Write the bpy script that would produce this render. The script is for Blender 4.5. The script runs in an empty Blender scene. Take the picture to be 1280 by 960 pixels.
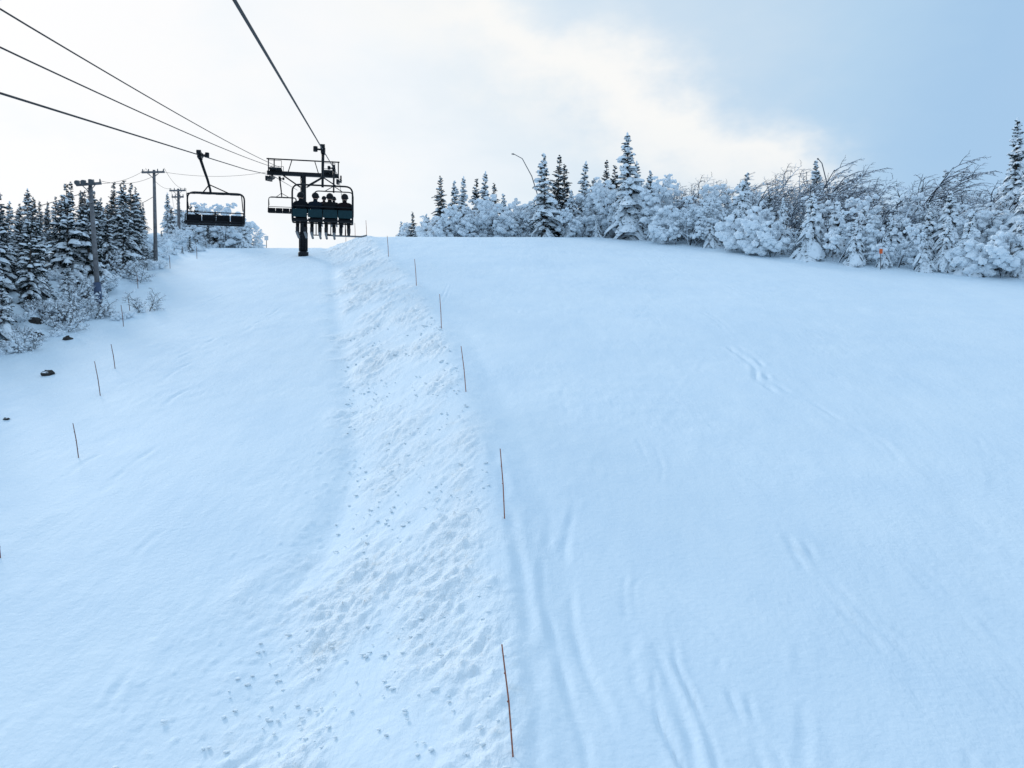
import bpy, math, random
import numpy as np
from mathutils import Vector, Matrix
random.seed(7); np.random.seed(7)
scene=bpy.context.scene
scene.view_settings.view_transform='Standard'
scene.view_settings.look='None'
scene.view_settings.exposure=0
R=math.radians

# ------------------------------------------------------------ noise
_perm=np.random.RandomState(3).permutation(512)
_perm=np.concatenate([_perm,_perm])
_ang=np.random.RandomState(4).rand(512)*2*np.pi
def pn(x,y,seed=0):
    x=np.asarray(x,float)+seed*17.3; y=np.asarray(y,float)+seed*31.7
    xi=np.floor(x).astype(int); yi=np.floor(y).astype(int)
    xf=x-xi; yf=y-yi
    u=xf*xf*xf*(xf*(xf*6-15)+10); v=yf*yf*yf*(yf*(yf*6-15)+10)
    def g(ix,iy,dx,dy):
        h=_perm[(_perm[ix&511]+iy)&511]; a=_ang[h]
        return np.cos(a)*dx+np.sin(a)*dy
    n00=g(xi,yi,xf,yf); n10=g(xi+1,yi,xf-1,yf); n01=g(xi,yi+1,xf,yf-1); n11=g(xi+1,yi+1,xf-1,yf-1)
    return (n00*(1-u)+n10*u)*(1-v)+(n01*(1-u)+n11*u)*v
def fbm(x,y,o=4,seed=0):
    s=0;a=1
    for i in range(o):
        s=s+a*pn(x,y,seed+i); x=x*2.03; y=y*2.03; a*=.5
    return s
def sst(a,b,x):
    t=np.clip((x-a)/(b-a),0,1); return t*t*(3-2*t)

# ------------------------------------------------------------ terrain
H=8.2
_ty=np.arange(-80,1500,.25)
_s=0.30-(0.30-0.035)*sst(66.5,80,_ty)
_tz=np.cumsum(_s)*.25
_tz=_tz-np.interp(0,_ty,_tz)-H
TOPY=[-60,0,10.6,17.2,26,34.9,45.3,57.7,72.5,110]
TOPX=[.9,.3,0.03,-.15,-1.48,-3.07,-5.4,-8.9,-13.2,-24]
FTY=[-60,0,11.7,14.5,17.3,21.4,28.1,40.9,60,75,110]
FTX=[-3.8,-4.0,-4.4,-4.5,-4.2,-4.1,-5.5,-8.8,-13.4,-17.5,-28]
EDY=[-60,10,35,41,57,67,80,120]
EDX=[-20,-22,-22.0,-21.9,-25.6,-26.6,-28,-36]
def smooth_interp(y,Y,X):
    return (np.interp(y-3,Y,X)+np.interp(y-1,Y,X)*2+np.interp(y+1,Y,X)*2+np.interp(y+3,Y,X))/6
def terr(x,y):
    x=np.asarray(x,float); y=np.asarray(y,float)
    z=np.interp(y,_ty,_tz)
    xt=smooth_interp(y,TOPY,TOPX); xf=smooth_interp(y,FTY,FTX)
    t=sst(0,1,(xt-x)/(xt-xf))
    z=z-0.95*t
    z=z+0.12*np.exp(-((x-xt)/.6)**2)                 # small lip on top of the bank
    z=z-0.04*np.exp(-((x-xt-1.1)/.3)**2)*sst(8,14,y)*(1-sst(30,44,y))
    z=z-0.12*np.exp(-((x-xf+.1)/.45)**2)*sst(14,18,y)  # groove at the foot
    xe=smooth_interp(y,EDY,EDX)
    e=sst(0,4.5,xe-x)
    z=z+e*(1.1+.6*fbm(x*.35,y*.35,3,5))+.50*sst(-.5,2.5,xe-x)*fbm(x*.9,y*.9,3,9)
    z=z+.22*fbm(x*.06,y*.06,2,2)*(1-sst(60,72,y)*.6)
    return z
def gz(x,y): return float(terr(np.array([x]),np.array([y]))[0])

# ------------------------------------------------------------ mesh builder
class MB:
    def __init__(s): s.v=[];s.f=[];s.m=[]
    def quad(s,pts,m=0):
        b=len(s.v); s.v+= [tuple(p) for p in pts]; s.f.append(tuple(range(b,b+len(pts)))); s.m.append(m)
    def box(s,c,d,m=0,M=None):
        b=len(s.v)
        for k in (-1,1):
            for j in (-1,1):
                for i in (-1,1):
                    p=Vector((i*d[0]/2,j*d[1]/2,k*d[2]/2))
                    if M is not None: p=M@p
                    s.v.append((p.x+c[0],p.y+c[1],p.z+c[2]))
        for f in ((0,2,3,1),(4,5,7,6),(0,1,5,4),(2,6,7,3),(0,4,6,2),(1,3,7,5)):
            s.f.append(tuple(b+i for i in f)); s.m.append(m)
    def tube(s,pts,r,n=8,m=0,cap=True):
        pts=[Vector(p) for p in pts]
        if not isinstance(r,(list,tuple)): r=[r]*len(pts)
        b=len(s.v); prev=None
        for i,p in enumerate(pts):
            d=(pts[min(i+1,len(pts)-1)]-pts[max(i-1,0)])
            if d.length<1e-7: d=Vector((0,0,1))
            d.normalize()
            if prev is None:
                a=Vector((0,0,1)) if abs(d.z)<.9 else Vector((1,0,0))
                u=d.cross(a).normalized()
            else:
                u=(prev-d*prev.dot(d)).normalized()
            prev=u; w=d.cross(u)
            for k in range(n):
                a=2*math.pi*k/n
                q=p+(u*math.cos(a)+w*math.sin(a))*r[i]
                s.v.append((q.x,q.y,q.z))
        for i in range(len(pts)-1):
            for k in range(n):
                k2=(k+1)%n
                s.f.append((b+i*n+k,b+i*n+k2,b+(i+1)*n+k2,b+(i+1)*n+k)); s.m.append(m)
        if cap:
            s.f.append(tuple(b+k for k in range(n))[::-1]); s.m.append(m)
            e=b+(len(pts)-1)*n
            s.f.append(tuple(e+k for k in range(n))); s.m.append(m)
    def blob(s,c,rx,ry,rz,rnd,m=0,ja=.25,nu=7,nv=4):
        b=len(s.v)
        s.v.append((c[0],c[1],c[2]+rz))
        for j in range(1,nv):
            ph=math.pi*j/nv
            for i in range(nu):
                th=2*math.pi*(i+.5*(j%2))/nu
                q=1+rnd.uniform(-ja,ja)
                s.v.append((c[0]+rx*q*math.sin(ph)*math.cos(th),c[1]+ry*q*math.sin(ph)*math.sin(th),c[2]+rz*q*math.cos(ph)))
        s.v.append((c[0],c[1],c[2]-rz)); e=len(s.v)-1
        for i in range(nu):
            s.f.append((b,b+1+i,b+1+(i+1)%nu)); s.m.append(m)
            o=b+1+(nv-2)*nu
            s.f.append((e,o+(i+1)%nu,o+i)); s.m.append(m)
        for j in range(nv-2):
            for i in range(nu):
                a=b+1+j*nu
                s.f.append((a+i,a+nu+i,a+nu+(i+1)%nu,a+(i+1)%nu)); s.m.append(m)
    def mesh(s,name,mats,smooth=False):
        me=bpy.data.meshes.new(name); me.from_pydata(s.v,[],s.f)
        for x in mats: me.materials.append(x)
        me.polygons.foreach_set('material_index',s.m)
        me.polygons.foreach_set('use_smooth',[smooth]*len(s.f))
        me.update(); return me
    def obj(s,name,mats,smooth=False,parent=None,loc=None):
        o=bpy.data.objects.new(name,s.mesh(name,mats,smooth)); scene.collection.objects.link(o)
        if parent: o.parent=parent
        if loc: o.location=loc
        return o
def empty(name,loc=(0,0,0),rz=0):
    o=bpy.data.objects.new(name,None); scene.collection.objects.link(o); o.location=loc; o.rotation_euler=(0,0,rz); return o

# ------------------------------------------------------------ materials
def mat(name,col,rough=.6,metal=0,noise=.15,scale=6,bump=0,spec=.4):
    m=bpy.data.materials.new(name); m.use_nodes=True; nt=m.node_tree; b=nt.nodes['Principled BSDF']
    b.inputs['Roughness'].default_value=rough; b.inputs['Metallic'].default_value=metal
    b.inputs['Specular IOR Level'].default_value=spec
    tc=nt.nodes.new('ShaderNodeTexCoord'); n=nt.nodes.new('ShaderNodeTexNoise'); n.inputs['Scale'].default_value=scale; n.inputs['Detail'].default_value=2
    nt.links.new(tc.outputs['Object'],n.inputs['Vector'])
    r=nt.nodes.new('ShaderNodeValToRGB')
    r.color_ramp.elements[0].position=.3; r.color_ramp.elements[1].position=.7
    r.color_ramp.elements[0].color=[c*(1-noise) for c in col]+[1]
    r.color_ramp.elements[1].color=[min(1,c*(1+noise)) for c in col]+[1]
    nt.links.new(n.outputs['Fac'],r.inputs['Fac']); nt.links.new(r.outputs['Color'],b.inputs['Base Color'])
    if bump:
        bp=nt.nodes.new('ShaderNodeBump'); bp.inputs['Distance'].default_value=bump; nt.links.new(n.outputs['Fac'],bp.inputs['Height']); nt.links.new(bp.outputs['Normal'],b.inputs['Normal'])
    return m
def topsnow(name,col,thr=.15,soft=.35,nscale=5,snowcol=(.82,.87,.92)):
    """dark material with snow/rime caught on faces that look upward (true geometry normal) + noise"""
    m=bpy.data.materials.new(name); m.use_nodes=True; nt=m.node_tree; L=nt.links; N=nt.nodes; b=N['Principled BSDF']
    b.inputs['Roughness'].default_value=.75; b.inputs['Specular IOR Level'].default_value=.1
    g=N.new('ShaderNodeNewGeometry'); s=N.new('ShaderNodeSeparateXYZ'); L.new(g.outputs['Normal'],s.inputs[0])
    n=N.new('ShaderNodeTexNoise'); n.inputs['Scale'].default_value=nscale; n.inputs['Detail'].default_value=2
    L.new(g.outputs['Position'],n.inputs['Vector'])
    a=N.new('ShaderNodeMath'); a.operation='MULTIPLY_ADD'; a.inputs[1].default_value=1.6; L.new(n.outputs['Fac'],a.inputs[0])
    c=N.new('ShaderNodeMath'); c.operation='ADD'; c.inputs[1].default_value=-.8; L.new(s.outputs['Z'],c.inputs[0]); L.new(c.outputs[0],a.inputs[2])
    mr=N.new('ShaderNodeMapRange'); mr.inputs['From Min'].default_value=thr; mr.inputs['From Max'].default_value=thr+soft; L.new(a.outputs[0],mr.inputs['Value'])
    mx=N.new('ShaderNodeMix'); mx.data_type='RGBA'; mx.inputs['A'].default_value=(*col,1); mx.inputs['B'].default_value=(*snowcol,1)
    L.new(mr.outputs['Result'],mx.inputs['Factor']); L.new(mx.outputs['Result'],b.inputs['Base Color'])
    return m
m_padsnow=mat('tree_snow',(.84,.89,.93),.8,noise=.05,scale=3,spec=.1)
m_needle=topsnow('spruce_needles_frosted',(.020,.038,.036),.05,.5,3.5)
m_needle_dk=topsnow('spruce_needles_backlit',(.012,.024,.025),.5,.6,2.5)  # less snow; backlit darkness of the left spruces put into the green
m_bark=topsnow('bark',(.07,.055,.045),.5,.3,6)
m_rime=topsnow('rimed_twigs',(.045,.05,.057),-.45,.5,2.2,(.80,.86,.92))
m_rime_g=topsnow('rimed_twigs_grey',(.06,.068,.08),-.1,.6,1.3,(.68,.74,.82))
m_twig=topsnow('bare_brush_twigs',(.05,.045,.042),.35,.5,2.5,(.75,.80,.87))
m_black=mat('backlit_black_steel',(.010,.012,.015),.5,.2,scale=12,spec=.25)  # near-black base colour carries the backlit silhouette of the lift
m_steel=mat('galvanised_steel',(.14,.15,.16),.5,.6,scale=9)
m_cable=mat('steel_cable',(.02,.022,.027),.6,.5,scale=30)
m_teal=mat('teal_cushion',(.008,.034,.042),.7,scale=8,spec=.2)
m_pad=mat('black_cushion',(.012,.013,.016),.8,scale=8,spec=.15)
m_wood=mat('weathered_wood_pole',(.17,.165,.17),.85,noise=.3,scale=5,bump=.01)
m_stake=mat('bamboo_stake',(.33,.11,.06),.6,noise=.3,scale=14)
m_stake2=mat('bamboo_stake_dark',(.18,.07,.05),.6,noise=.3,scale=14)
m_blue=mat('blue_pad',(.06,.09,.16),.6)
m_rock=topsnow('rock',(.05,.046,.042),.75,.25,3)
m_orange=mat('orange_sign',(.75,.13,.03),.5,noise=.05)
m_white=mat('white_sign',(.75,.76,.78),.5,noise=.04)

# snow ground
def snow_mat():
    m=bpy.data.materials.new('groomed_snow'); m.use_nodes=True; nt=m.node_tree; L=nt.links; N=nt.nodes; b=N['Principled BSDF']
    b.inputs['Roughness'].default_value=.7; b.inputs['Specular IOR Level'].default_value=.2
    g=N.new('ShaderNodeNewGeometry'); P=g.outputs['Position']
    at=N.new('ShaderNodeAttribute'); at.attribute_name='rough'
    def noise(scale,det=5,vec=None,rough=.55):
        n=N.new('ShaderNodeTexNoise'); n.inputs['Scale'].default_value=scale; n.inputs['Detail'].default_value=det; n.inputs['Roughness'].default_value=rough
        L.new(vec or P,n.inputs['Vector']); return n.outputs['Fac']
    def math_(op,a,bb,c=None):
        n=N.new('ShaderNodeMath'); n.operation=op
        for i,q in enumerate((a,bb,c)):
            if q is None: continue
            if isinstance(q,(int,float)): n.inputs[i].default_value=q
            else: L.new(q,n.inputs[i])
        return n.outputs[0]
    def mapped(rot,sc):
        mp=N.new('ShaderNodeMapping'); mp.inputs['Rotation'].default_value=(0,0,R(rot)); mp.inputs['Scale'].default_value=sc; L.new(P,mp.inputs['Vector']); return mp.outputs[0]
    n1=noise(.30,4); n2=noise(1.9,3,mapped(12,(1,.3,1))); n3=noise(8,3)
    n5=noise(5.5,3,mapped(-14,(1,.14,1)),.6)
    r=N.new('ShaderNodeValToRGB'); e=r.color_ramp.elements
    e[0].position=.32; e[0].color=(.715,.82,.895,1); e[1].position=.70; e[1].color=(.80,.88,.925,1)
    L.new(math_('ADD',math_('MULTIPLY',n1,.7),math_('MULTIPLY',n2,.3)),r.inputs['Fac'])
    mx=N.new('ShaderNodeMix'); mx.data_type='RGBA'; L.new(r.outputs['Color'],mx.inputs['A']); mx.inputs['B'].default_value=(.86,.90,.92,1)
    L.new(math_('MULTIPLY',at.outputs['Fac'],.85),mx.inputs['Factor'])
    d=N.new('ShaderNodeMapRange'); d.inputs['From Min'].default_value=.58; d.inputs['From Max'].default_value=.74; L.new(noise(1.9,4,None,.7),d.inputs['Value'])
    mx2=N.new('ShaderNodeMix'); mx2.data_type='RGBA'; L.new(mx.outputs['Result'],mx2.inputs['A']); mx2.inputs['B'].default_value=(.68,.64,.55,1)
    L.new(math_('MULTIPLY',math_('MULTIPLY',d.outputs['Result'],at.outputs['Fac']),.45),mx2.inputs['Factor'])
    L.new(mx2.outputs['Result'],b.inputs['Base Color'])
    patch=N.new('ShaderNodeMapRange'); patch.inputs['From Min'].default_value=.45; patch.inputs['From Max'].default_value=.66; L.new(noise(.22,2),patch.inputs['Value'])
    h=math_('ADD',math_('MULTIPLY',n2,.030),math_('MULTIPLY',n3,.020))
    h=math_('ADD',h,math_('MULTIPLY',math_('MULTIPLY',n5,patch.outputs['Result']),.032))
    hr=math_('MULTIPLY',math_('MULTIPLY',noise(6.0,4,mapped(35,(1,.55,1)),.62),.12),at.outputs['Fac'])
    h=math_('ADD',h,hr)
    bp=N.new('ShaderNodeBump'); bp.inputs['Distance'].default_value=1; bp.inputs['Strength'].default_value=.8
    L.new(h,bp.inputs['Height']); L.new(bp.outputs['Normal'],b.inputs['Normal'])
    return m
m_snow=snow_mat()

ys=[-60,-40,-20,-8,0,4,7]
y=8.0
while y<86: ys.append(y); y+=max(.05,.0052*y)
ys+=[88,92,98,106,118,135,160,200,260,350,500,800,1200]
ys=np.array(ys)
xm=[-24.0]
while xm[-1]<14: xm.append(xm[-1]+(.05 if -7<xm[-1]<4.5 else .085))
xl=[-24]; st=.1
while xl[-1]>-700: xl.append(xl[-1]-st); st=min(st*1.05,60)
x0=xm[-1]; xr=[x0]; st=.1
while xr[-1]<700: xr.append(xr[-1]+st); st=min(st*1.05,60)
xs=np.array(xl[1:][::-1]+list(xm)+xr[1:])
X,Y=np.meshgrid(xs,ys)
Z=terr(X,Y)
xt=smooth_interp(Y,TOPY,TOPX); xf=smooth_interp(Y,FTY,FTX)
wob=1.5*fbm(X*.45,Y*.35,4,21)
inb=sst(-.5,.8,(xt+.15-X)+wob*.35)*sst(-1.3,1.3,(X-xf+.1)+wob)
inb=np.clip(inb,0,1)
# diagonal frame: lumps dragged down and to the left
U=X*.82-Y*.57; V=X*.57+Y*.82
lum=fbm(U*1.5,V*.9,2,31); fine=fbm(U*3.2,V*1.8,3,41)
rough=inb*np.clip(.60+1.2*fbm(X*.45,Y*.3,3,51),.12,1)
crumb=np.maximum(0,fbm(X*6.5,Y*5,2,63)-.14)
farb=1+sst(20,50,Y)*.5
Z+=rough*farb*(.13*np.maximum(lum,-.35)+.115*np.abs(fine)+.15*crumb)
spill=sst(-3.5,0,(X-xf))*(1-sst(20,34,Y))*(1-inb)*(X<xt-.5)
Z+=spill*.13*np.maximum(0,fbm(X*6,Y*5,2,66)-.25)
Z+=.030*fbm(X*.7,Y*.30,3,71)*(1-inb)
Z+=.022*fbm(X*2.1,Y*1.5,3,77)*(1-inb)*sst(-.15,.35,fbm(X*.2,Y*.12,2,78))
# wind-scoured crumbs sparsely over the groomed snow
Z+=.05*np.maximum(0,fbm(X*4.5,Y*4.5,2,83)-.52)*(1-inb)
def groove(pts,w,d,berm=.5):
    P=np.array(pts,float)
    t=np.linspace(0,len(P)-1,len(P)*14); px=np.interp(t,range(len(P)),P[:,0]); py=np.interp(t,range(len(P)),P[:,1])
    k=np.ones(9)/9
    px=np.convolve(np.pad(px,4,'edge'),k,'valid'); py=np.convolve(np.pad(py,4,'edge'),k,'valid')
    j0=np.searchsorted(xs,px.min()-.8); j1=np.searchsorted(xs,px.max()+.8)
    i0=np.searchsorted(ys,py.min()-.8); i1=np.searchsorted(ys,py.max()+.8)
    xx=X[i0:i1,j0:j1];yy=Y[i0:i1,j0:j1]; best=np.full(xx.shape,9.)
    end=np.zeros(xx.shape)
    for i in range(len(px)-1):
        dx=px[i+1]-px[i];dy=py[i+1]-py[i];l2=dx*dx+dy*dy+1e-9
        u=np.clip(((xx-px[i])*dx+(yy-py[i])*dy)/l2,0,1)
        sd=np.hypot(xx-px[i]-u*dx,yy-py[i]-u*dy)
        b_=sd<best; best=np.where(b_,sd,best); end=np.where(b_,(i+u)/(len(px)-1),end)
    fade=sst(0,.15,end)*sst(0,.15,1-end)
    brk=np.clip(.55+1.7*pn(xx*1.3,yy*1.3,91),0,1.4)
    Z[i0:i1,j0:j1]+=fade*brk*(-d*np.exp(-(best/w)**2)+berm*d*np.exp(-((best-1.9*w)/w)**2))
rr=random.Random(5)
groove([(1.1,9),(1.0,11),(.7,13),(.55,15),(.9,18)],.08,.045)
groove([(1.45,9),(1.5,11),(1.1,13),(1.0,16),(1.6,19)],.08,.04)
groove([(.3,9),(.35,12),(.2,15),(-.1,18),(-.6,22)],.12,.05)
groove([(8.6,33),(8.9,31),(9.0,29.5),(8.5,28),(8.8,26)],.09,.075)
groove([(9.1,33),(9.4,31),(9.3,29.5),(8.9,28),(9.3,26)],.09,.055)
groove([(9.5,26),(9.8,24),(10.3,22),(10.0,20.5)],.08,.055)
groove([(5.8,17.5),(5.6,15.5),(5.8,14),(6.1,12.5)],.07,.05)
groove([(6.1,17.5),(5.9,15.5),(6.1,14),(6.4,12.5)],.07,.04)
for k,(xx,yy) in enumerate([(2.0,13.5),(2.45,14.2),(2.7,14),(3.3,13),(2.25,12.8),(3.6,12.2)]):
    ln=rr.uniform(2.0,4.5); c=rr.uniform(-.1,.6)
    groove([(xx,yy),(xx-.2*rr.random(),yy-ln*.33),(xx+.05+c*.3,yy-ln*.66),(xx+c,yy-ln)],rr.uniform(.04,.09),rr.uniform(.02,.045))
groove([(-3.9,12.6),(-4.2,11.5),(-4.6,10)],.07,.05)
groove([(-3.6,12.4),(-3.9,11.3),(-4.3,10)],.07,.05)
for k in range(60):
    yy=10+50*rr.random()**1.1; xx=rr.uniform(0.02,.62)*yy+np.interp(yy,TOPY,TOPX)+1.2; c=rr.uniform(-.5,.6); ln=rr.uniform(1.0,7); dd=rr.uniform(.008,.034)
    cv=rr.uniform(-2.2,2.2); w_=rr.uniform(.04,.09)
    pts=[(xx+c*ln*q+cv*q*q*.5,yy-ln*q) for q in (0,.33,.66,1)]
    groove(pts,w_,dd)
    if rr.random()<.6: groove([(a+rr.uniform(.15,.4),b) for a,b in pts],w_,dd*.8)
for k in range(14):
    yy=rr.uniform(12,50); xx=np.interp(yy,FTY,FTX)-rr.uniform(1.5,8); ln=rr.uniform(1,4)
    groove([(xx,yy),(xx-.2,yy-ln*.5),(xx-.1,yy-ln)],.08,.03)
ny,nx=X.shape
co=np.stack([X,Y,Z],-1).reshape(-1,3)
idx=np.arange(ny*nx).reshape(ny,nx)
F=np.stack([idx[:-1,:-1],idx[:-1,1:],idx[1:,1:],idx[1:,:-1]],-1).reshape(-1,4)
me=bpy.data.meshes.new('snow_ground')
me.vertices.add(len(co)); me.vertices.foreach_set('co',co.ravel())
me.loops.add(F.size); me.loops.foreach_set('vertex_index',F.ravel())
me.polygons.add(len(F)); me.polygons.foreach_set('loop_start',np.arange(len(F))*4); me.polygons.foreach_set('loop_total',np.full(len(F),4))
me.update(); me.validate(); me.polygons.foreach_set('use_smooth',np.ones(len(F),bool))
att=me.attributes.new('rough','FLOAT','POINT'); att.data.foreach_set('value',rough.ravel().astype(np.float32))
me.materials.append(m_snow)
gobj=bpy.data.objects.new('snow_ground',me); scene.collection.objects.link(gobj)

# snow crumbs over the churned bank (small, flattened, half buried)
mb=MB(); rc=random.Random(11)
m_chunk=mat('churned_snow_chunk',(.86,.90,.92),.8,noise=.05,scale=3,spec=.1)
n=0
while n<900:
    n+=1
    yy=9+rc.random()**1.5*30
    a=np.interp(yy,TOPY,TOPX); b_=np.interp(yy,FTY,FTX)
    xx=b_-.3+(a-b_+.3)*rc.random()
    if rc.random()<.08 and yy<22: xx-=rc.uniform(0,1.5)
    if pn(xx*.5,yy*.35,51)<rc.uniform(-.3,.2): continue
    s_=rc.uniform(.012,.030)*(1+yy/60)
    if rc.random()<.04: s_*=1.8
    mb.blob((xx,yy,gz(xx,yy)+.03),s_*rc.uniform(.9,1.8),s_*rc.uniform(.9,1.6),s_*.55,rc,0,.3,6,4)
mb.obj('snow_chunks',[m_chunk],True)

# ------------------------------------------------------------ stakes
def stake(x,y,h,lean,m,r=.014):
    mb=MB(); z=gz(x,y)
    pts=[(0,0,-.2),(-lean*h*.5+.01,0.0,h*.5),(-lean*h,.02,h)]
    mb.tube(pts,[r,r,r*.8],6,0)
    for q in (.25,.5,.75): mb.tube([(-lean*h*q,0.0,h*q-.008),(-lean*h*q,0,h*q+.008)],r*1.25,6,0)
    mb.obj('marker_stake',[m],loc=(x,y,z+.0))
for (x,y,h,l) in [(.03,10.6,1.5,.11),(-.15,17.2,1.5,.07),(-1.48,26,1.48,.12),(-3.07,34.9,1.5,.06),(-5.4,45.3,1.5,.08),(-8.9,57.7,1.5,.07),(-12.9,71,1.4,.05),(-14.6,74.5,1.5,.03),(-16.2,78,1.5,.0)]:
    stake(x,y,h,l,m_stake,.011+.00016*y)
for (x,y,h,l) in [(-11.3,17.7,1.0,.15),(-12.6,23.3,1.0,.2),(-15.0,29.2,1.25,.2),(-16.3,32.9,1.0,.2),(-19.6,40.4,1.1,.14),(-21,44,.95,.15),(-23.6,50.5,.9,.1),(-25.2,59,1.0,.1),(-25.2,64,1.0,.05)]:
    stake(x,y,h,l,m_stake2,.009+.00018*y)

# ------------------------------------------------------------ trees
def conifer_mesh(name,seed,h,Rd,snow,dk=False,droop=.5,base=.05,clump=0):
    r=random.Random(seed); mb=MB()
    mb.tube([(0,0,-.6),(r.uniform(-.03,.03),0,h*.5),(0,0,h)],[.018*h+.02,.011*h,.012],6,2)
    z=base*h
    ph=[r.random()*6.28 for _ in range(3)]
    while z<h*.985:
        t=z/h
        n=max(3,int(7-3.5*t)); a0=r.random()*6.28
        env=1+.13*math.sin(t*17+ph[0])+.10*math.sin(t*31+ph[1])
        for i in range(n):
            if r.random()<.10: continue
            zb=z+r.uniform(-.12,.12)
            az=a0+6.283*i/n+r.uniform(-.5,.5)
            asym=1+.18*math.sin(az+ph[2]+t*6)
            L=(Rd*(1-t)**.88*(0.75+.25*min(1,t/.12)))*r.uniform(.50,1.15)*env*asym+.07
            dr=droop*r.uniform(.5,1.4)*(1.15-.9*t)
            up=.12+.5*t
            ca,sa=math.cos(az),math.sin(az); K=4
            sp=[]
            for k in range(K+1):
                q=k/K; rr_=L*q
                sp.append(Vector((ca*rr_,sa*rr_,zb+up*rr_-dr*L*q*q*1.5)))
            side=Vector((-sa,ca,0)); out=Vector((ca,sa,0))
            for k in range(K):
                p0,p1=sp[k],sp[k+1]
                for sgn in (-1,1):
                    for sub in (0,1):
                        p=p0.lerp(p1,sub*.5+r.uniform(0,.3))
                        w=(L*.34*(1-k/(K+.6))+.08)*r.uniform(.7,1.3)
                        d=(side*sgn*.8+out*.7+Vector((0,0,-r.uniform(.15,.85)))).normalized()
                        tip=p+d*w; b2=p+out*(.10*L+.03)
                        mid=(tip+b2)*.5+Vector((0,0,r.uniform(-.03,.02)))+out*.03
                        mb.quad([p,mid,tip,(p+tip)*.5-out*.02*L+Vector((0,0,-.04))],0)
            if r.random()<snow:
                lo=0 if r.random()<.3 else 1
                hi=K if r.random()<.8 else K-1
                ring=[]
                for k in range(lo,hi+1):
                    q=k/K
                    w=(L*.22*(1.1-abs(q-.6))+.035)*(.55+.6*snow)*r.uniform(.55,1.35)
                    th=(.035+.06*L)*(.5+.8*snow)*r.uniform(.5,1.4)
                    if k==hi: w*=.55; th*=.7
                    c=sp[k]+Vector((0,0,.015))+side*r.uniform(-.03,.03)
                    ring.append([c+side*w+Vector((0,0,-w*.6)),c+side*w*.5+Vector((0,0,th*.7)),c+Vector((0,0,th)),c-side*w*.5+Vector((0,0,th*.65)),c-side*w+Vector((0,0,-w*.6))])
                b=len(mb.v)
                for rg in ring: mb.v+= [tuple(p) for p in rg]
                for k in range(len(ring)-1):
                    for j in range(4):
                        mb.f.append((b+k*5+j,b+k*5+j+1,b+(k+1)*5+j+1,b+(k+1)*5+j)); mb.m.append(1)
                e=b+(len(ring)-1)*5; tipp=sp[hi]+out*.05+Vector((0,0,-.05)); mb.v.append(tuple(tipp)); ti=len(mb.v)-1
                for j in range(4): mb.f.append((e+j,e+j+1,ti)); mb.m.append(1)
                if r.random()<clump:
                    s_=r.uniform(.07,.19)*(1.15-.6*t)
                    mb.blob(sp[K]+Vector((0,0,-.02))-out*.06,s_*r.uniform(.9,1.3),s_*r.uniform(.9,1.3),s_*r.uniform(.8,1.7),r,1,.3,6,4)
        z+=(.15+.10*(1-t))*r.uniform(.75,1.2)*(h/7)**.4
    if snow>.6: mb.blob((0,0,h-.03),.07,.07,.16,r,1)
    return mb.mesh(name,[m_needle_dk if dk else m_needle,m_padsnow,m_bark],False)

def frosted_mesh(name,seed,h,spread,snow,mt,lean=0,depth=3,twr=.013):
    r=random.Random(seed); mb=MB()
    def grow(p,d,L,rad,lev):
        K=4 if lev<2 else 3
        pts=[p.copy()]; dd=d.copy()
        for k in range(K):
            g=.10 if lev==0 else (-.02 if lev==1 else -.14*(1+snow))
            dd=(dd+Vector((r.uniform(-.2,.2)+lean*.07,r.uniform(-.2,.2),g+r.uniform(-.1,.1)))).normalized()
            pts.append(pts[-1]+dd*L/K)
        rs=[max(twr*.6,rad*(1-.75*k/K)) for k in range(K+1)]
        mb.tube(pts,rs,4 if lev==0 else 3,0,False)
        if lev<depth:
            nc={0:10,1:6,2:4}.get(lev,4)
            for i in range(nc):
                q=(.18 if lev==0 else .15)+(.82)*(i+r.random())/nc; q=min(q,.99)
                f=q*K; k=min(int(f),K-1); pp=pts[k].lerp(pts[k+1],f-k)
                ax=(pts[k+1]-pts[k]).normalized()
                az=r.random()*6.283
                o=Vector((math.cos(az)+lean*.12,math.sin(az),r.uniform(-.1,.5)))
                nd=(ax*(.6)+o*.8).normalized()
                LL=L*r.uniform(.30,.52)*(1.25-.6*q)
                grow(pp,nd,LL,max(twr,rad*.45),lev+1)
        if lev>=2 and snow>0:
            for k in range(1,K+1):
                hh=1-.45*min(1,pts[k].z/h)
                if r.random()<snow*.66*(.6+.5*hh):
                    s_=r.uniform(.045,.15)*(.45+.8*snow)*hh
                    mb.blob(pts[k]+Vector((0,0,s_*.15)),s_*r.uniform(1,1.8),s_*r.uniform(1,1.8),s_*r.uniform(.7,1.5),r,1,.3,5,3)
    ns=r.choice([2,3,3,4]) if h>2.5 else 5
    for i in range(ns):
        az=6.283*i/ns+r.random()
        b=Vector((math.cos(az)*.15,math.sin(az)*.15,-.4))
        d=Vector((math.cos(az)*spread+lean*.12,math.sin(az)*spread,1)).normalized()
        grow(b,d,(h+.4)*r.uniform(.72,1.05),.016*h+.01,0)
    return mb.mesh(name,[mt,m_padsnow],False)

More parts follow.
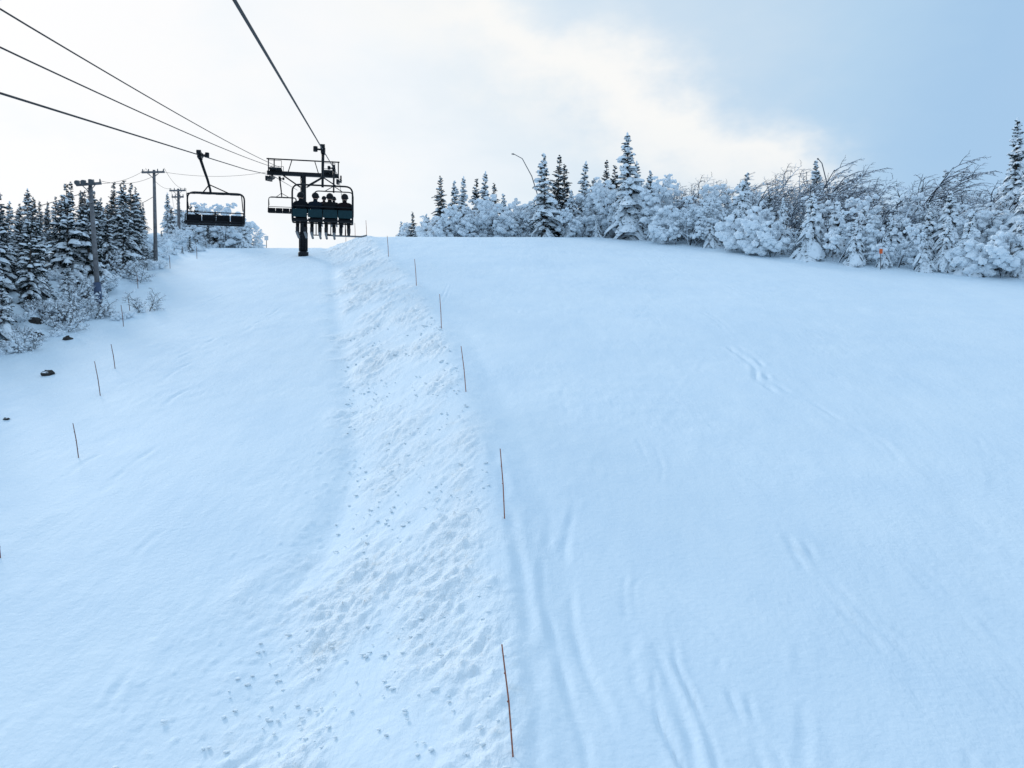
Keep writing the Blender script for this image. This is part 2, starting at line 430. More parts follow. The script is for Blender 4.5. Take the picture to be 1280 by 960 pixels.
spruce_lt=[conifer_mesh('spruce_a%d'%i,100+i,h,rd,sn,True,.5,.03) for i,(h,rd,sn) in enumerate([(7,1.35,.42),(6.2,1.3,.5),(5.2,1.25,.48),(7.6,1.3,.35),(4,1.1,.65)])]
spruce_md=[conifer_mesh('spruce_b%d'%i,200+i,h,rd,sn,False,.6,.03,.35) for i,(h,rd,sn) in enumerate([(7,1.2,.85),(6,1.25,.9),(5,1.15,.95)])]
spruce_hv=[conifer_mesh('spruce_c%d'%i,300+i,h,rd,sn,False,1.0,.0,.7) for i,(h,rd,sn) in enumerate([(4.6,1.25,1),(3.8,1.3,1.0),(3.0,1.1,1.0),(5.4,1.35,1)])]
spruce_tall=conifer_mesh('spruce_tall',390,8.5,1.55,.98,False,.75,.0,.5)
frost_hi=[frosted_mesh('frost_a%d'%i,400+i,h,sp,sn,m_rime_g,ln) for i,(h,sp,sn,ln) in enumerate([(6,.35,.14,2.5),(5.4,.45,.2,3.5),(6.3,.4,.1,1.5),(5,.5,.28,2.5)])]
frost_lo=[frosted_mesh('frost_b%d'%i,500+i,h,sp,sn,m_rime,ln) for i,(h,sp,sn,ln) in enumerate([(4.2,.5,.9,1),(3.6,.6,1,0),(4.6,.45,.8,2),(3.0,.7,1,-1)])]
shrubs=[frosted_mesh('shrub%d'%i,600+i,h,.8,sn,mt,0,2,.012) for i,(h,sn,mt) in enumerate([(1.2,.5,m_rime),(.9,.7,m_twig),(1.5,.3,m_twig)])]

rt=random.Random(77)
def tree(name,me,x,y,s=1,parent=None,sxy=None,dz=0):
    o=bpy.data.objects.new(name,me); scene.collection.objects.link(o)
    k=sxy or s
    rz=rt.random()*6.28
    if me.name.startswith('frost'): rz=rt.uniform(-.9,.9)   # prevailing wind lean
    o.location=(x,y,gz(x,y)-.05+dz); o.rotation_euler=(rt.uniform(-.05,.05),rt.uniform(-.05,.05),rz)
    o.scale=(k,k,s)
    if parent: o.parent=parent
    return o
me_h={}
for m_ in spruce_lt+spruce_md+spruce_hv+frost_hi+frost_lo+shrubs+[spruce_tall]: me_h[m_.name]=max(v.co.z for v in m_.vertices)

EX=[-7,2,5.5,10.9,16,20.3,24.3,28,31,40,60,90]
EY=[84,79,75,68.3,62,56.5,52.9,50.3,48.8,44,36,20]
def edge(s): return float(np.interp(s,EX,EY))
forest=empty('snowy_forest')
x=4.0
while x<52:
    ye=edge(x)
    me_=rt.choice(spruce_hv+frost_lo)
    hh=rt.uniform(2.8,5.0)*(1 if rt.random()<.75 else .6)
    ox,oy=rt.uniform(-.3,.3),rt.uniform(.1,1.7)
    nm='snowy_spruce_tree' if me_ in spruce_hv else 'frosted_tree'
    if x<34: tree(nm,me_,x+ox,ye+oy,hh/me_h[me_.name])
    else: tree(nm,me_,x+ox,ye+oy,hh/me_h[me_.name],forest)
    x+=rt.uniform(.85,1.5)
for row,(off,hmin,hmax,step,pool) in enumerate([(2.8,3.4,5.4,1.3,frost_lo+spruce_hv+spruce_lt[:1]),(5,4.2,5.8,1.4,frost_lo+frost_hi+spruce_lt[:2]+spruce_md),(7.5,4.8,6.2,1.8,frost_hi+spruce_lt[:1]),(11,5.2,7.0,1.9,frost_hi),(15.5,5.2,7.2,2.6,frost_hi+spruce_md)]):
    x=5.5
    while x<58:
        ye=edge(x)+off
        me_=rt.choice(pool); hh=rt.uniform(hmin,hmax)
        if me_ in spruce_lt: hh*=.85
        tree('forest_tree',me_,x+off*.45+rt.uniform(-.4,.4),ye+rt.uniform(-.8,.8),hh/me_h[me_.name],forest)
        x+=step*rt.uniform(.75,1.3)
for k in range(40):
    xx=rt.uniform(-2,9); yy=rt.uniform(80,95)
    me_=rt.choice(frost_lo+frost_hi+spruce_md)
    tree('forest_tree',me_,xx,yy,rt.uniform(4.4,6.0)/me_h[me_.name],forest)
for k in range(20):
    xx=rt.uniform(-7.5,-1.5); yy=rt.uniform(80,90)
    me_=rt.choice(frost_lo+spruce_md); tree('forest_tree',me_,xx,yy,rt.uniform(2.8,4.4)/me_h[me_.name],forest)
for k in range(24):
    xx=rt.uniform(-12.5,-6.5); yy=rt.uniform(92,102)
    me_=rt.choice(spruce_md+frost_lo); tree('forest_tree',me_,xx,yy,rt.uniform(3.8,5.2)/me_h[me_.name],forest)

def big(a,Yd,elev,me_,w=1.0):
    X_=a*Yd; hh=elev*Yd-gz(X_,Yd)
    s=hh/me_h[me_.name]; tree('spruce_tree',me_,X_,Yd,s,None,s*w)
for (px,Yd,ty,me_,w) in [(553,82,219,spruce_lt[0],1),(566,83,224,spruce_md[1],1),(579,82,219,spruce_md[0],1),(594,84,222,spruce_lt[1],1),(605,83,211,spruce_md[0],1),(618,84,228,spruce_lt[0],1),
    (681,75,190,spruce_md[1],1.15),(694,76,192,spruce_lt[3],1.1),(706,77,204,spruce_lt[0],1.1),(728,76,200,spruce_md[0],1.1),(755,76,199,spruce_lt[3],1.0),(767,77,206,spruce_lt[1],1.1),(741,78,222,spruce_lt[2],1.1),
    (786,70,166,spruce_tall,1.35),(810,72,212,spruce_md[1],1.2),(798,71,200,spruce_md[0],1.1),(1266,53.5,146,spruce_tall,1.05),(1292,50.5,190,spruce_hv[3],1.1),(518,92,264,spruce_lt[0],1),(533,92,266,spruce_md[1],1),(502,93,276,spruce_md[2],1)]:
    big((px-640)/1000,Yd,(480-ty)/1000,me_,w)

wood=empty('spruce_forest')
for k in range(160):
    yy=rt.uniform(30,72)
    xe=np.interp(yy,EDY,EDX)
    xx=xe-1.6-rt.random()**1.1*20
    if xx/yy>-.455: continue
    me_=rt.choice(spruce_lt)
    hh=rt.uniform(.218,.258)*yy-gz(xx,yy)
    hh=min(max(hh,2.2),8.5)*rt.uniform(.82,1.02)
    s=hh/me_h[me_.name]; tree('forest_tree',me_,xx,yy,s,wood,s*rt.uniform(.9,1.15))
for (xx,yy,hh,i) in [(-23.6,37,2.6,4),(-25,38.5,3.6,2),(-24.8,41,4.6,1),(-26.5,44,5.2,0),(-27,47.5,4.8,2),(-28.2,51,5.6,1),(-29.4,56,5.2,0),(-30.6,61,5.4,3),(-32,66,5.0,1),(-23.8,34,3.2,2),(-24.5,31,4.2,1)]:
    me_=spruce_lt[i]; tree('spruce_tree',me_,xx,yy,hh/me_h[me_.name])
for k in range(44):
    yy=rt.uniform(75,92); xx=rt.uniform(-.43,-.335)*yy
    me_=rt.choice(spruce_lt+spruce_md+frost_lo); tree('forest_tree',me_,xx,yy,rt.uniform(2.4,4.8)/me_h[me_.name],wood)
for k in range(80):
    yy=rt.uniform(31,75); xe=np.interp(yy,EDY,EDX); xx=xe-rt.random()**.7*4.2+.3
    me_=rt.choice(shrubs+[spruce_lt[4]]); tree('snowy_shrub',me_,xx,yy,rt.uniform(.35,.95)*(1 if me_ in shrubs else .4),wood)
for k in range(26):
    yy=rt.uniform(34,45); xx=rt.uniform(-23.4,-20.3)
    tree('snowy_shrub',rt.choice(shrubs),xx,yy,rt.uniform(.3,.75),wood)

def rock(x,y,s):
    r=random.Random(int(x*100)); mb=MB()
    for k in range(4): mb.blob((r.uniform(-.4,.4)*s,r.uniform(-.3,.3)*s,s*.10),s*r.uniform(.3,.6),s*r.uniform(.4,.6),s*r.uniform(.25,.5),r,0,.35,8,5)
    mb.obj('rock',[m_rock],False,loc=(x,y,gz(x,y)))
for a in [(-18.6,31.9,.36),(-16.8,26.6,.13),(-20.9,37.6,.35),(-22.6,38,.4),(-23.4,39.5,.5),(-24.5,46,.4),(-23.0,36.3,.35)]: rock(*a)

# ------------------------------------------------------------ lift
A_,B_=-.197,.226
HEAD=math.atan(.197)
def up_line(y): return Vector((-1.3+A_*y,y,2.2+B_*y))
def dn_line(y): return Vector((-6.76+A_*y,y,2.1+B_*y+ (max(0,y-50)*.012)))
def cable(name,pts,r):
    mb=MB(); mb.tube(pts,r,6,0); return mb.obj(name,[m_cable],True)
def sagged(f,y0,y1,n=40): return [f(y0+(y1-y0)*i/n) for i in range(n+1)]
cable('haul_rope',sagged(up_line,-25,66)+[Vector((-1.3+A_*y,y,up_line(66).z+(y-66)*.13)) for y in (72,80,95)],.024)
cable('haul_rope',sagged(dn_line,-25,66)+[Vector((-6.76+A_*y,y,dn_line(66).z+(y-66)*.2)) for y in (72,80,95)],.024)
for (za,zb) in ((7.16,.0),(6.43,-.15)):
    pts=[]
    for i in range(41):
        yy=-20+i*(66+20)/40; t=(yy-15.3)/(66-15.3)
        z=za+(17.9+zb-za)*t-.55*4*max(t,-.6)*(1-t)*.35
        pts.append((-6.76+A_*yy+.6*max(t,0)*0.9,yy,z))
    cable('communication_cable',pts,.018)

TY=65.5
tw=empty('lift_tower',(-6.2/2-.93+A_*TY-.15,TY,0),HEAD)
tx,ty_=tw.location.x,tw.location.y; tz=gz(tx,ty_)
tw.location.z=tz
ha=up_line(TY).z-tz
mb=MB()
mb.tube([(0,0,-.5),(0,0,ha*.5),(0,0,ha+.1)],[.28,.25,.21],14,0)
mb.tube([(0,0,-.1),(0,0,.3)],.42,14,0)
mb.obj('tower_post',[m_black],True,tw)
mb=MB(); mb.tube([(0,0,.4),(0,0,1.9)],.36,14,0); mb.obj('safety_pad',[m_pad],True,tw)
mb=MB()
mb.box((0,0,ha+.15),(5.7,.3,.30),0)
for sx in (-1,1): mb.tube([(sx*.25,0,ha-.9),(sx*1.6,0,ha)],.06,6,0)
mb.obj('crossarm',[m_black],False,tw)
mb=MB()
for sx in (-2.55,2.55):
    mb.tube([(sx-.2,0,ha+.2),(sx-.2,0,ha+1.35)],.05,6,0); mb.tube([(sx+.25,0,ha+.2),(sx+.25,0,ha+1.35)],.05,6,0)
mb.tube([(-2.9,0,ha+1.3),(2.9,0,ha+1.3)],.055,6,0)
mb.tube([(-1.2,0,ha+.3),(-.9,0,ha+1.3)],.04,6,0); mb.tube([(1.2,0,ha+.3),(.9,0,ha+1.3)],.04,6,0)
mb.obj('lifting_frame',[m_black],False,tw)
mb=MB()
for sx in (-2.73,2.73):
    mb.tube([(sx+.28,-2.0,ha-.62),(sx+.28,2.0,ha+.28)],.07,6,0)
    mb.box((sx+.28,0,ha-.1),(.12,.5,.5),0)
    for k in range(8):
        yy=-1.85+k*.53; zz=ha-.17+yy*.226-.14
        mb.tube([(sx-.06,yy,zz-.02),(sx+.10,yy,zz-.02)],.2,12,0)
        mb.tube([(sx+.1,yy,zz-.02),(sx+.3,yy,zz+.05)],.035,6,0)
mb.obj('sheave_assemblies',[m_black],False,tw)
mb=MB()
for sx in (-2.1,2.1):
    for yy in (-.45,.45):
        mb.tube([(sx-.55,yy*2,ha+.36),(sx+.45,yy*2,ha+.36)],.03,5,0)
        mb.tube([(sx-.55,yy*2,ha+.95),(sx+.45,yy*2,ha+.95)],.02,5,0)
        for q in (-.55,.45): mb.tube([(sx+q,yy*2,ha+.36),(sx+q,yy*2,ha+.95)],.02,5,0)
    mb.box((sx-.05,0,ha+.355),(1.0,1.9,.04),0)
mb.obj('catwalk',[m_black],False,tw)
mb=MB()
for i in range(int(ha/.35)): mb.tube([(-.18,-.36,.6+i*.35),(.18,-.36,.6+i*.35)],.018,5,0)
for q in (-.2,.2): mb.tube([(q,-.36,.4),(q,-.34,ha)],.02,5,0)
mb.obj('ladder',[m_black],False,tw)

def arc(p0,p1,p2,n=5):
    p0,p1,p2=map(Vector,(p0,p1,p2)); return [p0*(1-t)**2+p1*2*t*(1-t)+p2*t*t for t in [i/n for i in range(n+1)]]
def chair(pos,rz,bar_down,teal=True,off=0):
    e=empty('chairlift_chair',pos,rz)
    mb=MB()
    mb.box((0,0,-.05),(.16,.42,.2),0); mb.box((0,-.02,.10),(.12,.5,.1),0)
    for yy in (-.26,.26): mb.tube([(-.09,yy,.06),(.09,yy,.06)],.10,10,0)
    mb.tube([(0,0,0),(-.3,0,.02)],.04,6,0); mb.tube([(-.3,0,-.08),(-.3,0,.12)],.09,8,0)
    mb.obj('grip',[m_black],False,e)
    mb=MB()
    mb.tube([(0,0,-.1),(off*.2,-.05,-.5),(off*.45,-.22,-1.0),(off*.6,-.32,-1.4),(off*.65,-.32,-1.62)],[.065,.06,.055,.05,.05],8,0)
    mb.obj('hanger_arm',[m_black],True,e)
    mb=MB(); zt=-1.55; w=1.2; yb=-.32
    def P(*a): return (a[0]+off,a[1],a[2])
    path=[(-w,yb+.05,-2.9)]+[(-w,yb,-2.3)]+arc((-w,yb,zt-.3),(-w,yb,zt),(-w+.3,yb,zt))+arc((w-.3,yb,zt),(w,yb,zt),(w,yb,zt-.3))+[(w,yb,-2.3),(w,yb+.05,-2.9)]
    mb.tube([P(*p) for p in path],.036,8,0)
    for sx in (-1,1):
        mb.tube([(off*.55,-.3,-1.2),P(sx*.55,yb,zt)],.026,6,0)
        mb.tube([P(*p) for p in arc((sx*w,yb+.05,-2.85),(sx*w,yb+.1,-3.05),(sx*w,.25,-2.98))],.036,8,0)
        mb.tube([P(sx*w,yb,-2.5),P(sx*w,.12,-2.62),P(sx*w,.2,-2.98)],.025,6,0)
    mb.tube([P(-w,yb+.05,-2.98),P(w,yb+.05,-2.98)],.035,6,0); mb.tube([P(-w,.2,-3.0),P(w,.2,-3.0)],.03,6,0)
    mb.tube([P(-w,yb,-2.42),P(w,yb,-2.42)],.026,6,0)
    mb.obj('bail_frame',[m_black],True,e)
    for i in range(4):
        cx=-.9+.6*i+off
        mb=MB(); mb.box((cx,yb-.01,-2.70),(.57,.07,.34),0,Matrix.Rotation(-.12,3,'X'))
        o=mb.obj('back_cushion',[m_teal if teal else m_pad],False,e)
        bv=o.modifiers.new('b','BEVEL'); bv.width=.03; bv.segments=3
        mb=MB(); mb.box((cx,-.04,-2.93),(.56,.5,.08),0)
        o=mb.obj('seat_cushion',[m_pad],False,e); bv=o.modifiers.new('b','BEVEL'); bv.width=.03; bv.segments=3
    mb=MB()
    if bar_down:
        for sx in (-1,1): mb.tube([P(sx*(w-.06),yb,-2.3),P(sx*(w-.06),.1,-2.42),P(sx*(w-.12),.40,-2.62)],.024,6,0)
        mb.tube([P(-w+.1,.40,-2.62),P(w-.1,.40,-2.62)],.024,6,0)
        for i in range(4):
            cx=-.9+.6*i; mb.tube([P(cx,.40,-2.62),P(cx,.62,-3.0),P(cx,.60,-3.42)],.02,6,0); mb.tube([P(cx-.2,.60,-3.42),P(cx+.2,.60,-3.42)],.022,6,0)
    else:
        for sx in (-1,1): mb.tube([P(sx*(w-.06),yb,-2.3),P(sx*(w-.06),.12,-1.75),P(sx*(w-.12),.1,-1.7)],.022,6,0)
        mb.tube([P(-w+.1,.1,-1.7),P(w-.1,.1,-1.7)],.022,6,0)
        for i in range(4):
            cx=-.9+.6*i; mb.tube([P(cx,.1,-1.7),P(cx,.5,-1.8)],.018,6,0); mb.tube([P(cx-.18,.5,-1.8),P(cx+.18,.5,-1.8)],.02,6,0)
    mb.obj('restraint_bar',[m_black],True,e)
    return e

def cloth(name,jk,pt):
    m=bpy.data.materials.new(name); m.use_nodes=True; nt=m.node_tree; b=nt.nodes['Principled BSDF']; b.inputs['Roughness'].default_value=.85; b.inputs['Specular IOR Level'].default_value=.1
    tc=nt.nodes.new('ShaderNodeTexCoord'); s=nt.nodes.new('ShaderNodeSeparateXYZ'); nt.links.new(tc.outputs['Object'],s.inputs[0])
    mm=nt.nodes.new('ShaderNodeMath'); mm.operation='GREATER_THAN'; mm.inputs[1].default_value=.19; nt.links.new(s.outputs['Z'],mm.inputs[0])
    mx=nt.nodes.new('ShaderNodeMix'); mx.data_type='RGBA'; mx.inputs['A'].default_value=(*pt,1); mx.inputs['B'].default_value=(*jk,1)
    nt.links.new(mm.outputs[0],mx.inputs['Factor']); nt.links.new(mx.outputs['Result'],b.inputs['Base Color'])
    n=nt.nodes.new('ShaderNodeTexNoise'); n.inputs['Scale'].default_value=9; nt.links.new(tc.outputs['Object'],n.inputs['Vector'])
    bp=nt.nodes.new('ShaderNodeBump'); bp.inputs['Distance'].default_value=.02; nt.links.new(n.outputs['Fac'],bp.inputs['Height']); nt.links.new(bp.outputs['Normal'],b.inputs['Normal'])
    return m
cl=[cloth('ski_clothes_%d'%i,a,b) for i,(a,b) in enumerate([((.008,.010,.013),(.010,.010,.012)),((.008,.014,.024),(.012,.012,.013)),((.011,.011,.012),(.015,.015,.016)),((.014,.008,.010),(.010,.010,.014))])]
m_helm=mat('helmet',(.010,.010,.012),.6,spec=.2); m_skin=mat('skin',(.5,.3,.22),.6); m_glove=mat('glove',(.02,.02,.02),.8); m_boot=mat('ski_boot',(.02,.02,.024),.5); m_ski=mat('ski',(.03,.03,.035),.4); m_gog=mat('goggles',(.02,.03,.04),.15)
def skier(parentchair,cx,ci,turn=0,board=False):
    M=Matrix.Translation(parentchair.location)@Matrix.Rotation(parentchair.rotation_euler[2],4,'Z')
    e=empty('skier'); e.matrix_world=M@Matrix.Translation((cx,-.08,-2.89))@Matrix.Diagonal((1.08,1.05,1.1,1))
    J=[(0,0,.12,.16),(0,-.03,.32,.17),(0,-.03,.50,.19),(0,-.0,.65,.08),(0,.02,.78,.095),
       (.20,-.01,.55,.10),(.29,.10,.34,.075),(.17,.40,.30,.045),(-.20,-.01,.55,.10),(-.29,.10,.34,.075),(-.17,.40,.30,.045),
       (.11,.06,.10,.115),(.14,.45,.10,.085),(.15,.50,-.34,.065),(-.11,.06,.10,.115),(-.14,.45,.10,.085),(-.15,.50,-.34,.065)]
    E=[(0,1),(1,2),(2,3),(3,4),(2,5),(5,6),(6,7),(2,8),(8,9),(9,10),(0,11),(11,12),(12,13),(0,14),(14,15),(15,16)]
    me=bpy.data.meshes.new('body'); me.from_pydata([j[:3] for j in J],E,[]); me.materials.append(cl[ci%4])
    o=bpy.data.objects.new('body',me); scene.collection.objects.link(o); o.parent=e
    sk=o.modifiers.new('skin','SKIN'); sv=me.skin_vertices[0].data
    for i,j in enumerate(J): sv[i].radius=(j[3],j[3]); sv[i].use_root=(i==0)
    sk.use_smooth_shade=True
    ss=o.modifiers.new('sub','SUBSURF'); ss.levels=2; ss.render_levels=2
    r=random.Random(1); mb=MB()
    mb.blob((0,.035,.83),.105,.12,.13,r,1,.0,14,9)
    mb.blob((0,.0,.875),.135,.155,.125,r,0,.0,16,10)
    mb.tube(arc((-.11,.08,.85),(0,.26,.85),(.11,.08,.85),8),.035,8,2)
    mb.tube([(0,.13,.83),(0,.17,.80)],[.012,.018],6,1); mb.tube([(-.03,.145,.765),(.03,.145,.765)],.008,6,1)
    h=mb.obj('head',[m_helm,m_skin,m_gog],True,e); h.rotation_euler=(0,0,turn)
    mb=MB()
    for sx in (-1,1):
        mb.tube([(sx*.17,.38,.30),(sx*.165,.44,.30),(sx*.16,.475,.285)],[.04,.045,.038],8,0)
        for k,l in enumerate((.9,1,.95,.75)):
            xx=sx*.16+(k-1.5)*.021
            mb.tube([(xx,.47,.295),(xx,.51*l+.51*(1-l),.29),(xx,.515,.255),(xx,.495,.235+.01*(1-l))],[.012,.012,.011,.009],6,0)
        mb.tube([(sx*.125,.43,.29),(sx*.11,.47,.265),(sx*.12,.495,.25)],[.013,.012,.010],6,0)
    mb.obj('hands',[m_glove],True,e)
    mb=MB()
    for sx in (-1,1):
        mb.tube([(sx*.15,.49,-.22),(sx*.15,.50,-.40)],[.075,.07],10,0)
        mb.box((sx*.15,.56,-.43),(.11,.30,.11),0)
    mb.obj('boots',[m_boot],False,e)
    mb=MB()
    if board:
        pts=[(-.75,.05),(-.55,0),(.55,0),(.75,.06)]
        for a,b_ in zip(pts[:-1],pts[1:]):
            mb.quad([(a[0]+.1,.45,-.50+a[1]),(b_[0]+.1,.45,-.50+b_[1]),(b_[0]+.1,.73,-.50+b_[1]),(a[0]+.1,.73,-.50+a[1])],0)
            mb.quad([(a[0]+.1,.45,-.485+a[1]),(a[0]+.1,.73,-.485+a[1]),(b_[0]+.1,.73,-.485+b_[1]),(b_[0]+.1,.45,-.485+b_[1])],0)
        nm='snowboard'
    else:
        for sx in (-1,1):
            mb.box((sx*.15,.58,-.50),(.085,1.45,.02),0)
            mb.tube([(sx*.15,1.29,-.50),(sx*.15,1.40,-.47),(sx*.15,1.48,-.41)],[.035,.03,.01],6,0)
            mb.box((sx*.15,.56,-.485),(.07,.36,.03),0)
        nm='skis'
    mb.obj(nm,[m_ski],False,e)

def place(yy,line,face,bar,teal,people,off=0):
    p=line(yy); c=chair(p,HEAD+(math.pi if face<0 else 0),bar,teal,off)
    for (cx,ci,tn,bd) in people: skier(c,cx,ci,tn,bd)
    return c
place(33,up_line,1,True,True,[(-.88,0,.2,False),(-.3,1,-.2,False),(.28,2,.1,False),(.88,3,-.1,True)])
place(50.5,up_line,1,True,True,[(-.6,3,.1,False),(0,0,-.2,False),(.7,1,.3,False)])
place(35,dn_line,-1,False,False,[],-.62)
place(71,lambda y:Vector((-6.76+A_*y+.15,y,dn_line(66).z+(y-66)*.2)),-1,False,False,[],-.2)

# ------------------------------------------------------------ utility poles
def pole(x,y,h,lean,arms,pad=False,lamps=False):
    e=empty('utility_pole',(x,y,gz(x,y))); e.rotation_euler=(0,-lean,0)
    mb=MB(); mb.tube([(0,0,-.5),(0,0,h*.5),(0,0,h)],[.15,.13,.10],10,0); mb.obj('pole',[m_wood],True,e)
    mb=MB()
    for (zz,w) in arms:
        mb.box((0,-.16,zz),(w,.12,.13),0)
        for q in (-.46,-.2,.2,.46): mb.tube([(w*q,-.16,zz+.06),(w*q,-.16,zz+.24)],[.05,.035],8,1)
        mb.tube([(-w*.3,-.16,zz),(0,-.16,zz-.45)],.025,5,0); mb.tube([(w*.3,-.16,zz),(0,-.16,zz-.45)],.025,5,0)
    mb.obj('crossarms',[m_wood,m_steel],False,e)
    if pad:
        mb=MB(); mb.tube([(0,0,.1),(0,0,1.3)],.20,12,0); mb.obj('blue_pad',[m_blue],True,e)
    if lamps:
        mb=MB()
        for q in (-.5,-.15,.3): mb.tube([(q,-.25,h-.15),(q,-.5,h-.28)],[.07,.15],10,0)
        mb.obj('floodlights',[m_steel],False,e)
    return e
px_,py_=-23.4,45.3
g1=gz(px_,py_); h1=.256*py_-g1
pole(px_,py_,h1,.07,[(h1-.3,1.4)],True,True)
gp=gz(-26.8,60.2)
pole(-26.8,60.2,16.1-gp,.02,[(16.0-gp-.1,1.7)])
gp2=gz(-31.2,75); pole(-31.2,75,18.3-gp2,.02,[(18.3-gp2-.2,1.5),(17.5-gp2,1.1)])
gp3=gz(-38,92); pole(-38,92,20-gp3,0,[(19.7-gp3,1.5)])
def wire(a,b,sag,r=.012):
    a,b=Vector(a),Vector(b); pts=[a.lerp(b,i/16)-Vector((0,0,sag*4*(i/16)*(1-i/16))) for i in range(17)]
    mb=MB(); mb.tube(pts,r,5,0); mb.obj('power_line',[m_cable],True)
zt1=g1+h1-.15
for q in (-.7,.7):
    wire((-23.9+q,45.1,zt1),(-26.8+q,60.05,16.1),.5); wire((-26.8+q,60.05,16.2),(-31.2+q,74.9,18.3),.5)
    wire((-31.2+q,74.9,18.3),(-38+q,92,19.9),.5)
wire((-23.9,45.1,zt1-.6),(-27.2,26,3.6),.4,.02)
wire((-23.6,45.2,zt1-1.5),(-26.9,60.1,14.1),.4,.02)
wire((-23.6,45.2,zt1-1.2),(-28,30,5.0),.4,.02)
wire((-26.6,60.1,16.0),(-18.9,65.5,17.6),.5)

def lance(x,y,ztop,dx,bend):
    e=empty('snowmaking_lance',(x,y,gz(x,y))); h=ztop-gz(x,y); mb=MB()
    mb.tube([(0,0,-.3),(0,0,h*.45)],.06,8,0)
    mb.tube([(0,0,h*.4),(dx*.35,0,h*.75),(dx*.7,0,h*.95),(dx,0,h)],[.05,.045,.04,.035],8,0); mb.obj('pipe',[m_steel],True,e)
    mb=MB(); mb.tube([(dx,0,h),(dx+bend,0,h+.02)],[.08,.05],8,0); mb.obj('nozzle',[m_steel],True,e)
lance(2.9,79,22.7,-2.7,-.25)
lance(25.5,64,18.0,-1.0,-.1)

def sign(x,y,h,w,hh,m):
    e=empty('trail_sign',(x,y,gz(x,y))); mb=MB(); mb.tube([(0,0,-.2),(0,0,h)],.03,6,0); mb.obj('post',[m_wood],False,e)
    mb=MB(); mb.box((0,-.05,h-.1),(w,.03,hh),0); o=mb.obj('panel',[m],False,e); b=o.modifiers.new('b','BEVEL'); b.width=.02
sign(24.1,52.3,1.3,.22,.32,m_orange); sign(-22.4,73,1.0,.35,.4,m_white)

# ------------------------------------------------------------ light
SE=R(29); SA=R(-38)
sd=Vector((math.sin(SA)*math.cos(SE),math.cos(SA)*math.cos(SE),math.sin(SE)))
sl=bpy.data.lights.new('sun','SUN'); sl.energy=1.3; sl.angle=R(12); sl.color=(1,.98,.95)
so=bpy.data.objects.new('sun',sl); scene.collection.objects.link(so); so.rotation_euler=sd.to_track_quat('Z','Y').to_euler()
w=bpy.data.worlds.new('World'); scene.world=w; w.use_nodes=True; nt=w.node_tree; N=nt.nodes; L=nt.links
out=N['World Output']; bg=N['Background']
sky=N.new('ShaderNodeTexSky'); sky.sky_type='NISHITA'; sky.sun_disc=False; sky.sun_elevation=SE; sky.sun_rotation=SA; sky.altitude=1000
L.new(sky.outputs[0],bg.inputs['Color']); bg.inputs['Strength'].default_value=.10
bg2=N.new('ShaderNodeBackground')
tc=N.new('ShaderNodeTexCoord'); D=tc.outputs['Generated']
def M_(op,a,b=None,c=None):
    n=N.new('ShaderNodeMath'); n.operation=op
    for i,q in enumerate((a,b,c)):
        if q is None: continue
        if isinstance(q,(int,float)): n.inputs[i].default_value=q
        else: L.new(q,n.inputs[i])
    return n.outputs[0]
def dot(v):
    n=N.new('ShaderNodeVectorMath'); n.operation='DOT_PRODUCT'; L.new(D,n.inputs[0]); n.inputs[1].default_value=v; return n.outputs['Value']
def mr(v,a,b,c=0,d=1):
    n=N.new('ShaderNodeMapRange'); n.interpolation_type='SMOOTHSTEP'; L.new(v,n.inputs['Value'])
    for k,q in zip(('From Min','From Max','To Min','To Max'),(a,b,c,d)): n.inputs[k].default_value=q
    return n.outputs['Result']
def nz(scale,det=4,sc=(1,1,1),rough=.5):
    mp=N.new('ShaderNodeMapping'); mp.inputs['Scale'].default_value=sc; L.new(D,mp.inputs['Vector'])
    n=N.new('ShaderNodeTexNoise'); n.inputs['Scale'].default_value=scale; n.inputs['Detail'].default_value=det; n.inputs['Roughness'].default_value=rough; L.new(mp.outputs[0],n.inputs['Vector']); return n.outputs['Fac']
D1=Vector((-.50,1,.33)).normalized()
n1=nz(3.0,5,(1,1,2.0),.58); n2=nz(5.5,5,(1,1,1.6),.58)
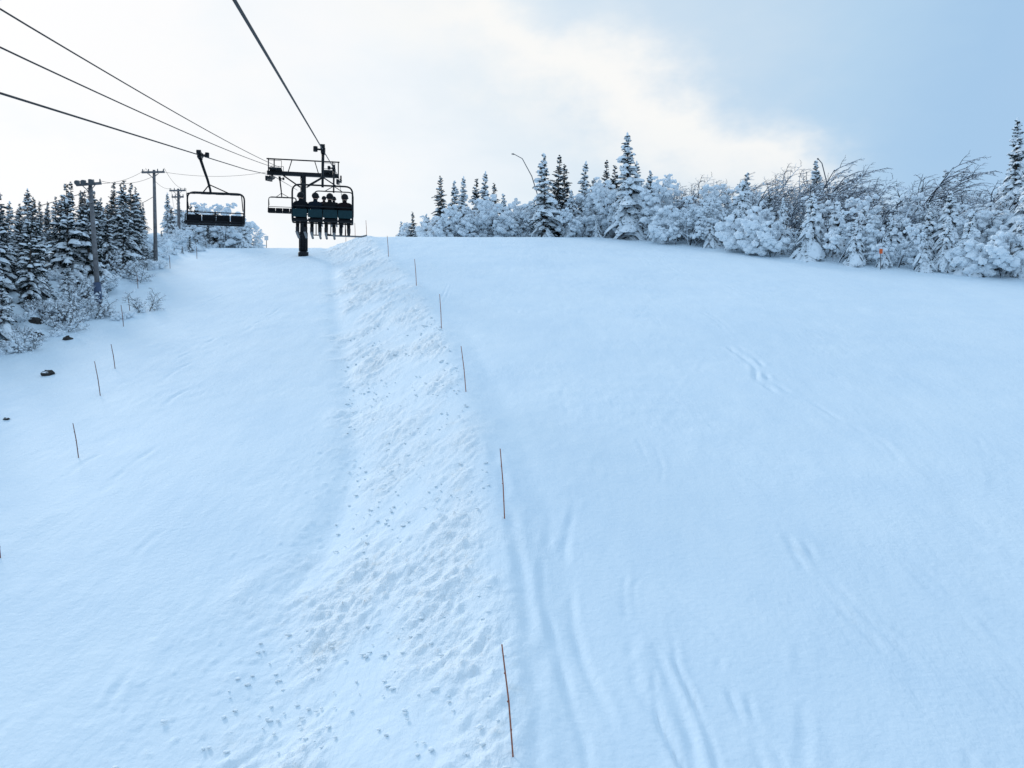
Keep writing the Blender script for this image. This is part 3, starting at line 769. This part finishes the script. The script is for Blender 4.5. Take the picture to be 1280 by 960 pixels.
vd=M_('ADD',dot(D1),M_('MULTIPLY',M_('SUBTRACT',n1,.5),.22))
colr=N.new('ShaderNodeValToRGB'); e=colr.color_ramp.elements
e[0].position=0; e[0].color=(.44,.62,.83,1); e[1].position=1.0; e[1].color=(1.0,1.0,1.0,1)
for p,c in ((.45,(.42,.62,.86)),(.58,(.40,.61,.85)),(.68,(.48,.68,.88)),(.79,(.63,.77,.90)),(.88,(.76,.86,.94)),(.96,(.93,.97,1.0))):
    x_=e.new(p); x_.color=(*c,1)
L.new(vd,colr.inputs['Fac'])
A=Vector((-.10,1,.47)); Bv=Vector((.24,1,.30)); nrm=A.cross(Bv).normalized(); mid=((A.normalized()*.45+Bv.normalized()*.55)).normalized()
bd=M_('ADD',dot(nrm),M_('MULTIPLY',M_('SUBTRACT',n2,.5),.22))
band=M_('POWER',2.718,M_('MULTIPLY',M_('MULTIPLY',bd,bd),-420))
band=M_('MULTIPLY',band,mr(M_('ADD',dot(mid),M_('MULTIPLY',M_('SUBTRACT',n2,.5),.12)),.88,1.01))
cm=N.new('ShaderNodeMix'); cm.data_type='RGBA'; L.new(band,cm.inputs['Factor']); L.new(colr.outputs['Color'],cm.inputs['A']); cm.inputs['B'].default_value=(1.0,.995,.97,1)
L.new(cm.outputs['Result'],bg2.inputs['Color'])
sz=N.new('ShaderNodeSeparateXYZ'); L.new(D,sz.inputs[0])
L.new(mr(sz.outputs['Z'],.46,.85,1.0,1.28),bg2.inputs['Strength'])   # overcast dome strengthened overhead, out of view, to brighten the snow
mxs=N.new('ShaderNodeMixShader'); mxs.inputs[0].default_value=.94; L.new(bg.outputs[0],mxs.inputs[1]); L.new(bg2.outputs[0],mxs.inputs[2]); L.new(mxs.outputs[0],out.inputs['Surface'])

# ------------------------------------------------------------ camera
cam=bpy.data.cameras.new('camera'); cam.sensor_width=36; cam.lens=28.125; cam.clip_end=5000; cam.clip_start=.05
co_=bpy.data.objects.new('camera',cam); scene.collection.objects.link(co_); co_.location=(0,0,0); co_.rotation_euler=(R(90),0,0)
scene.camera=co_
